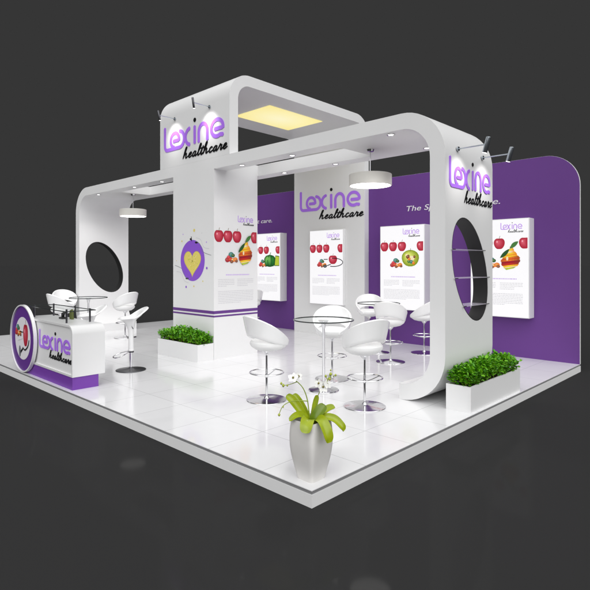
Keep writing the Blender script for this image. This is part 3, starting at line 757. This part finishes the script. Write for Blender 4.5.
def flower(c, r, tilt):
    c = B0+ip(*c); f = MB(); f.recalc = False
    fr = (-fw+Z_*tilt[1]+RT*tilt[0]).normalized(); u = fr.cross(Z_).normalized(); v = u.cross(fr)
    for k in range(5):
        a = PI/2+2*PI*k/5; d = u*math.cos(a)+v*math.sin(a); s_ = u*-math.sin(a)+v*math.cos(a)
        wv = .48 if k in (1,4) else .36
        loop = [c+fr*.002]+[c+d*(r*q)+s_*(r*wv*math.sin(PI*min(1,q*.95+.05))**.7)+fr*(r*.25*q*q) for q in (.25,.5,.75,.95)]+[c+d*r*1.03+fr*r*.2]+[c+d*(r*q)-s_*(r*wv*math.sin(PI*min(1,q*.95+.05))**.7)+fr*(r*.25*q*q) for q in (.95,.75,.5,.25)]
        f.add(loop, [tuple(range(len(loop)))], M['petal'])
    o = f.build('flower', orc, smooth=0)
    g_ = MB(); g_.lathe([(.001,-.008),(.008,-.004),(.009,.004),(.001,.012)], M['pistil'], c+fr*.006, 10, cap=False); g_.build('flower_centre', o)
for c, r, tl in [((-18,-46,.04),.045,(-.3,.9)),((-13,-47,.02),.036,(.6,.5)),((12,-36,.0),.050,(.3,.1)),((16,-38,-.02),.040,(.8,.5)),((8,-39,-.01),.038,(-.6,.4))]: flower(c, r, tl)
for c, r in [((-28,-38,.02),.012),((-30,-40,.02),.010),((-24,-38,.02),.008),((-32,-10,.06),.011),((-28,-18,.06),.007),((20,-48,-.03),.013),((15,-46,-.03),.010),((25,-47,-.03),.009),((19,-43,-.03),.011),((20,-52,-.03),.007)]:
    q = MB(); q.lathe([(.001,-r*1.2),(r*.7,-r*.6),(r,.0),(r*.7,r*.7),(.001,r*1.2)], M['bud'], B0+ip(*c), 10, cap=False); q.build('bud', orc)

# ------------------------------------------------------------------ hoop-back bar stools
GS = 'white hoop back bar stools'
def stool_parts(t):
    # back hoop: a flaring band, tall behind and running down to the front, with a slot over the seat
    n, mb = 44, MB(); A = math.radians(152); cs = []
    for i in range(n+1):
        th = -A+2*A*i/n; u = abs(th)/A; c = (1+math.cos(th*PI/A))/2
        zt = .725+.335*(c**.72); zb = .685+.115*(c**1.2) + .02*(1-u)
        if u > .999: zt = zb+.006
        prof = []
        m_ = 6
        for k in range(m_+1):
            z = zb+(zt-zb)*k/m_; q = max(0,(z-.62))/.44; r = .215+.115*q**.75; prof.append((r,z))
        thk = .034*min(1,.35+1.2*(1-u))
        outer = prof; inner = [(max(.02,r-thk),z+(.004 if k else -.002)) for k,(r,z) in enumerate(prof)]
        topc = ((outer[-1][0]+inner[-1][0])/2, outer[-1][1]+thk*.35); botc = ((outer[0][0]+inner[0][0])/2, outer[0][1]-thk*.35)
        loop = outer+[topc]+inner[::-1]+[botc]
        ca, sa = -math.cos(th), math.sin(th)
        cs.append([Vector((r*ca+.03, r*sa*.98, z)) for r,z in loop])
    k = len(cs[0]); vs = [p for c_ in cs for p in c_]; fs = []
    for i in range(n):
        for q in range(k): fs.append((i*k+q,i*k+(q+1)%k,(i+1)*k+(q+1)%k,(i+1)*k+q))
    fs += [tuple(range(k))[::-1], tuple(range(n*k,(n+1)*k))]
    mb.add(vs, fs, M['white_gloss']); mb.build('backrest', t, smooth=50, world=False)
    mb = MB(); mb.lathe([(.001,.615),(.10,.618),(.165,.635),(.222,.675),(.238,.705),(.236,.728),(.215,.752),(.16,.765),(.08,.768),(.001,.768)], M['cushion'], (.03,0,0), 44, cap=False); mb.build('seat', t, world=False)
    mb = MB(); mb.lathe([(.001,.02),(.014,.02),(.014,.36),(.0125,.365),(.0125,.56),(.05,.60),(.06,.617),(.001,.617)], M['chrome'], n=20, cap=False)
    mb.build('pole', t, world=False)
    mb = MB(); R0 = .213; mb.tube([(R0*math.cos(a),R0*math.sin(a),.345) for a in [2*PI*k/40 for k in range(40)]], .0085, M['chrome'], 8, closed=True)
    mb.lathe([(.016,.285),(.022,.285),(.022,.315),(.016,.315)], M['chrome'], n=16)
    for k in range(3):
        a = 2*PI*k/3+.5; mb.tube([(R0*math.cos(a),R0*math.sin(a),.343),(R0*.5*math.cos(a),R0*.5*math.sin(a),.315),(.02*math.cos(a),.02*math.sin(a),.30)], .006, M['chrome'], 6)
    mb.build('footrest', t, world=False)
    mb = MB(); mb.lathe([(.001,.0),(.25,.0),(.252,.004),(.25,.009),(.20,.015),(.10,.022),(.035,.028),(.022,.05),(.001,.05)], M['chrome'], n=56, cap=False); mb.build('base', t, world=False)
st0 = thing('bar_stool', '', 'bar stool', (0,0,0), GS); stool_parts(st0)
TB = Vector((2.432,1.974,0)); TL = Vector((2.30,8.85,0))
def face(x, y, tx, ty): return math.atan2(ty-y, tx-x)
SPOTS = [(1.555,2.163,face(1.555,2.163,TB.x,TB.y),'white hoop back bar stool left of the near glass table, closest to the column'),
 (2.158,1.091,face(2.158,1.091,TB.x,TB.y),'white hoop back bar stool right of the near glass table, nearest the portal leg'),
 (3.04,2.33,face(3.04,2.33,TB.x,TB.y)+.1,'white hoop back bar stool behind the near glass table, facing the viewer'),
 (4.775,2.45,face(0,0,1,.35),'white hoop back bar stool seen from behind in front of the green apple poster'),
 (5.993,2.49,face(0,0,-.3,1),'white hoop back bar stool half hidden behind the near arch leg'),
 (6.0,3.78,face(0,0,-1,-.75),'white hoop back bar stool facing the viewer, behind the stool seen from behind'),
 (3.06,8.60,face(0,0,-.25,1),'white hoop back bar stool beside the far arch leg, between counter stools and column'),
 (2.43,10.45,face(2.43,10.45,TL.x,TL.y),'white hoop back bar stool facing the viewer beyond the counter and the far table'),
 (1.75,9.0,face(0,0,1,.0),'leftmost white hoop back bar stool, standing behind the counter')]
for i, (x,y,a,lab) in enumerate(SPOTS):
    if i == 0: st0.location = (x,y,0); st0.rotation_euler.z = a; st0['label'] = lab
    else: dup(st0, (x,y,0), a, lab)
# a stool whose back shows at the right edge of the column
dup(st0, (5.88,7.36,0), face(0,0,.3,1), 'white hoop back bar stool mostly hidden behind the display column')

# ------------------------------------------------------------------ glass tables
def table_parts(t):
    mb = MB(); mb.lathe([(.001,.947),(.404,.947),(.404,.957),(.001,.957)], M['glass'], n=64, cap=False); top = mb.build('glass_top', t, world=False)
    mb = MB(); mb.lathe([(.4045,.944),(.411,.946),(.411,.958),(.4045,.960),(.4045,.944)], M['glass_edge'], n=64, cap=False); mb.build('top_rim', top, world=False)
    mb = MB(); mb.lathe([(.001,.02),(.02,.02),(.02,.83),(.026,.85),(.034,.90),(.06,.925),(.075,.945),(.001,.945)], M['chrome'], n=24, cap=False); mb.build('pole', t, world=False)
    mb = MB(); mb.lathe([(.001,0),(.205,0),(.207,.004),(.20,.012),(.12,.024),(.04,.04),(.024,.07),(.001,.07)], M['chrome'], n=48, cap=False); mb.build('base', t, world=False)
tb = thing('bar_table', 'round glass bar table with chrome pole between the near stools', 'table', TB, 'round glass bar tables'); table_parts(tb)
dup(tb, (5.43,3.15,0), 0, 'round glass bar table among the far stools near the purple wall')
dup(tb, TL, 0, 'round glass bar table behind the counter in front of the far arch leg')

# ------------------------------------------------------------------ counter with roundel
CX0, CX1, CYR, CYL, CT = .055, .515, 4.383, 6.25, .87
ct = thing('reception_counter', 'white rounded reception counter with purple plinth, logo front and round apple sign', 'counter', (.3,5.3,0))
r = .12
def cprof(d):
    L = [(CYR+d,.174+d)] + [(CYR+r-(r-d)*math.cos(a), CT-r+(r-d)*math.sin(a)) for a in [PI/2*k/10 for k in range(11)]] + [(CYL-d,CT-d),(CYL-d,.174+d)]
    return L
o, i_ = cprof(0), cprof(.028); n = len(o); mb = MB()
for x in (CX0, CX1):
    vs = [(x,*p) for p in o]+[(x,*p) for p in i_]; mb.add(vs, [(k,(k+1)%n,n+(k+1)%n,n+k) for k in range(n)], M['counter'])
mb.add([(CX0,*p) for p in o]+[(CX1,*p) for p in o], [(k,(k+1)%n,n+(k+1)%n,n+k) for k in range(n)], M['counter'])
mb.add([(CX0,*p) for p in i_]+[(CX0+.018,*p) for p in i_], [(k,(k+1)%n,n+(k+1)%n,n+k) for k in range(n)], M['counter'])
mb.add([(CX1,*p) for p in i_]+[(CX1-.018,*p) for p in i_], [(k,(k+1)%n,n+(k+1)%n,n+k) for k in range(n)], M['counter'])
mb.build('counter_shell', ct, smooth=40)
mb = MB(); mb.prism([(CX0+.018,*p) for p in i_], (CX1-CX0-.036,0,0), M['white']); mb.build('front_panel', ct)
mb = MB(); mb.box((CX0+.006,CYR+.012,0),(CX1-.09,CYL-.02,.1735), M['purple_bright']); mb.build('plinth', ct)
logo(ct, Vector((CX0+.018, 5.60, .475)), -Y_, Z_, -X_, 1.12, .245)
# glass shelf on four posts
ZG = CT+.165
mb = MB(); mb.box((.10,4.70,ZG),(.52,6.22,ZG+.010), M['glass']); gs = mb.build('glass_shelf', ct)
mb = MB()
for a, b in (((.094,4.694),(.10,6.226)),((.52,4.694),(.526,6.226)),((.10,4.694),(.52,4.70)),((.10,6.22),(.52,6.226))): mb.box((*a,ZG-.001),(*b,ZG+.011), M['glass_edge'])
mb.build('glass_rim', gs)
for x, y in ((.15,4.80),(.46,4.74),(.15,6.02),(.46,6.06)):
    mb = MB(); mb.tube([(x,y,CT+.0005),(x,y,ZG+.03)], .0135, M['dark_metal'], 14); mb.build('shelf_post', ct)
# roundel
RC = (6.16,.535)
def circ(x, r_, k=64): return [(x, RC[0]+r_*math.cos(2*PI*q/k), RC[1]+r_*math.sin(2*PI*q/k)) for q in range(k)]
mb = MB(); k = 64
rg = circ(.004,.53)+circ(.052,.53)+circ(.052,.505)+circ(.004,.51)
mb.add(rg, [(a*k+q, a*k+(q+1)%k, ((a+1)%4)*k+(q+1)%k, ((a+1)%4)*k+q) for a in range(4) for q in range(k)], M['white_gloss']); ro = mb.build('roundel_rim', ct)
mb = MB(); mb.prism(circ(.024,.5045), (.02,0,0), M['purple_ring']); mb.build('roundel_face', ro)
mb = MB(); mb.prism(circ(.0215,.335), (.002,0,0), M['letter_white']); mb.build('roundel_centre', ro)
p = Print(Vector((.0213, RC[0], RC[1])), -Y_, Z_, -X_, False)
apple(p, .13,.06,.20,.36); pills(p, -.19,.10,.26)
p.line([(.02,-.16),(-.10,-.24)], .03, 'black'); p.blob(-.11,-.21,.035,.09,'steel',14); p.line([(-.12,.1),(.03,.1)], .016, 'black')
p.line([tuple(v.xy) for v in smooth_path([(.02,-.14,0),(.12,-.17,0),(.24,-.10,0),(.29,.0,0)],6)], .022, 'black'); p.line([(-.2,-.05),(.02,.0)], .006, 'gray')
p.mb.build('apple_picture', ro, smooth=0)
# small display on the counter
ds = thing('card_holder', 'small dark card holder with an olive green card on the counter top', 'card holder', (.37,5.35,CT))
mb = MB(); mb.box((.32,5.37,CT+.0005),(.40,5.50,CT+.025), M['rubber']); mb.tube([(.36,5.45,CT+.02),(.35,5.42,CT+.075),(.35,5.36,CT+.10)], [.022,.026,.018], M['rubber'], 12); mb.build('stand', ds)
mb = MB(); mb.prism([(.40,5.22,CT+.0005),(.415,5.34,CT+.0005),(.415,5.34,CT+.12),(.41,5.27,CT+.15),(.40,5.23,CT+.12)], (.03,-.003,0), M['olive']); mb.build('card', ds)

# ------------------------------------------------------------------ moulded scoop stools at the counter
def scoop_parts(t):
    n = 48; prof_o = []; mb = MB(); vs = []
    def rim(th):     # th = 0 points backwards (tail)
        c = math.cos(th); bk = max(0,c)
        r = .205+.075*bk**1.5; z = .845+.155*bk**1.4-.02*max(0,-c)**2
        return r, z
    levels_o = [0,.1,.22,.36,.5,.64,.78,.9,1.0]
    rings = []
    for k, u in enumerate(levels_o):
        ring = []
        for i in range(n):
            th = 2*PI*i/n; r, z = rim(th); r0, z0 = .040, .52
            rr_ = r0+(r-r0)*(u**2.3); zz = z0+(z-z0)*(1-(1-u)**1.45)
            ring.append(Vector((-rr_*math.cos(th), rr_*math.sin(th)*.96, zz)))
        rings.append(ring)
    lip = []
    for d, dz in ((-.012,.012),(-.03,.010)):
        lip = []
        for i in range(n):
            th = 2*PI*i/n; r, z = rim(th); lip.append(Vector((-(r+d)*math.cos(th), (r+d)*math.sin(th)*.96, z+dz)))
        rings.append(lip)
    for u in (.85,.65,.4,.15,.01):
        ring = []
        for i in range(n):
            th = 2*PI*i/n; r, z = rim(th); rr_ = (r-.03)*u; zz = .80+(z-.80)*u**2.2
            ring.append(Vector((-rr_*math.cos(th), rr_*math.sin(th)*.96, zz)))
        rings.append(ring)
    fs = []
    for i in range(len(rings)-1):
        for k in range(n): fs.append((i*n+k,i*n+(k+1)%n,(i+1)*n+(k+1)%n,(i+1)*n+k))
    fs += [tuple(range(n))[::-1], tuple(range((len(rings)-1)*n, len(rings)*n))]
    mb.add([p for r_ in rings for p in r_], fs, M['white_gloss']); mb.build('scoop_seat', t, smooth=60, world=False)
    mb = MB(); mb.lathe([(.001,.02),(.022,.02),(.022,.32),(.001,.32)], M['chrome'], n=20, cap=False); mb.build('pole', t, world=False)
    mb = MB(); mb.lathe([(.0225,.31),(.046,.31),(.046,.335),(.041,.34),(.040,.522),(.0225,.522)], M['white_gloss'], n=24); 
    mb.build('gas_lift_cover', t, world=False)
    mb = MB(); mb.lathe([(.0225,.285),(.047,.285),(.047,.3095),(.0225,.3095)], M['dark_metal'], n=24); mb.build('collar', t, world=False)
    mb = MB(); P = smooth_path([(.04,.03,.30),(.14,.11,.27),(.24,.10,.235),(.275,0,.225),(.24,-.10,.235),(.14,-.11,.27),(.04,-.03,.30)], 6); mb.tube(P, .008, M['chrome'], 8); mb.build('footrest', t, world=False)
    mb = MB(); mb.tube(smooth_path([(.0,.06,.70),(.02,.17,.70),(.02,.20,.685)],5), .007, M['dark_metal'], 8); mb.build('lever', t, world=False)
    mb = MB(); mb.lathe([(.001,0),(.235,0),(.237,.005),(.232,.012),(.15,.022),(.05,.034),(.024,.05),(.001,.05)], M['dark_metal'], n=48, cap=False); mb.build('base', t, world=False)
s1 = thing('scoop_stool', 'white moulded scoop bar stool standing free beside the end of the counter', 'bar stool', (1.291,5.079,0), 'white moulded scoop stools at the counter', face(0,0,-1,.25)); scoop_parts(s1)
dup(s1, (1.041,6.0,0), face(0,0,-1,.1), 'white moulded scoop bar stool half hidden behind the counter')

# ------------------------------------------------------------------ light
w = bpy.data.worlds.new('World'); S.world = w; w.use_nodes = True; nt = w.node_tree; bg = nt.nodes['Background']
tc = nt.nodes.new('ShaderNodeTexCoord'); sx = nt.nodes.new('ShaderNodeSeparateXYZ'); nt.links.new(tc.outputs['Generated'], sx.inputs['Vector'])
def math_n(op, a, b=None):
    n = nt.nodes.new('ShaderNodeMath'); n.operation = op
    for i, v in enumerate((a,b)):
        if v is None: continue
        if isinstance(v,(int,float)): n.inputs[i].default_value = v
        else: nt.links.new(v, n.inputs[i])
    return n.outputs[0]
def ramp(v, lo, hi, out):
    n = nt.nodes.new('ShaderNodeMapRange'); n.interpolation_type = 'SMOOTHSTEP'
    n.inputs['From Min'].default_value = lo; n.inputs['From Max'].default_value = hi; n.inputs['To Max'].default_value = out
    nt.links.new(v, n.inputs['Value']); return n.outputs['Result']
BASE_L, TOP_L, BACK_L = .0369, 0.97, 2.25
top = ramp(sx.outputs['Z'], .55, .85, TOP_L)  # bright zenith added to the world out of view, as top fill
# bright lobe added to the world behind the viewer, an unseen front fill
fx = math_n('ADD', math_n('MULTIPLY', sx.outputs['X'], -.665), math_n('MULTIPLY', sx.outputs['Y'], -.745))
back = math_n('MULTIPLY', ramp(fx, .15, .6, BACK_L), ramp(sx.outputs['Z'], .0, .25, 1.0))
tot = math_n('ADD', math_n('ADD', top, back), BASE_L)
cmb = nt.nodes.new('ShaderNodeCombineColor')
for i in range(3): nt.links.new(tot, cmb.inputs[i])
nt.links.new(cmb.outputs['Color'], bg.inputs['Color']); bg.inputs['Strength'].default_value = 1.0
def lamp(kind, loc, power, size=.1, col=(1,1,1), aim=None, **kw):
    L = bpy.data.lights.new(kind.lower()+'_lamp', kind); L.energy = power; L.color = col
    if kind == 'AREA':
        L.size = size
        if 'sy' in kw: L.shape = 'RECTANGLE'; L.size_y = kw['sy']
    else: L.shadow_soft_size = size
    o = bpy.data.objects.new(L.name, L); COL.objects.link(o); o.location = loc
    d = (Vector(aim)-Vector(loc)) if aim else Vector((0,0,-1)); o.rotation_euler = d.to_track_quat('-Z','Y').to_euler()
    if kind == 'SPOT': L.spot_size = math.radians(kw.get('ang',110)); L.spot_blend = .7
    return o
for x, y in DL: lamp('SPOT', (x,y,ZS-.02), 12 if 4 < y < 7 else 30, .05, (1,.98,.96), ang=120)

S.view_settings.view_transform = 'Standard'; S.view_settings.look = 'None'; S.view_settings.exposure = 0; S.view_settings.gamma = 1
S.render.engine = 'CYCLES'; S.cycles.use_denoising = True
try: S.cycles.denoiser = 'OPENIMAGEDENOISE'
except Exception: pass
S.cycles.max_bounces = 10; S.cycles.diffuse_bounces = 5; S.cycles.glossy_bounces = 5; S.cycles.transmission_bounces = 8
S.cycles.sample_clamp_indirect = 6; S.cycles.caustics_refractive = False; S.cycles.caustics_reflective = False
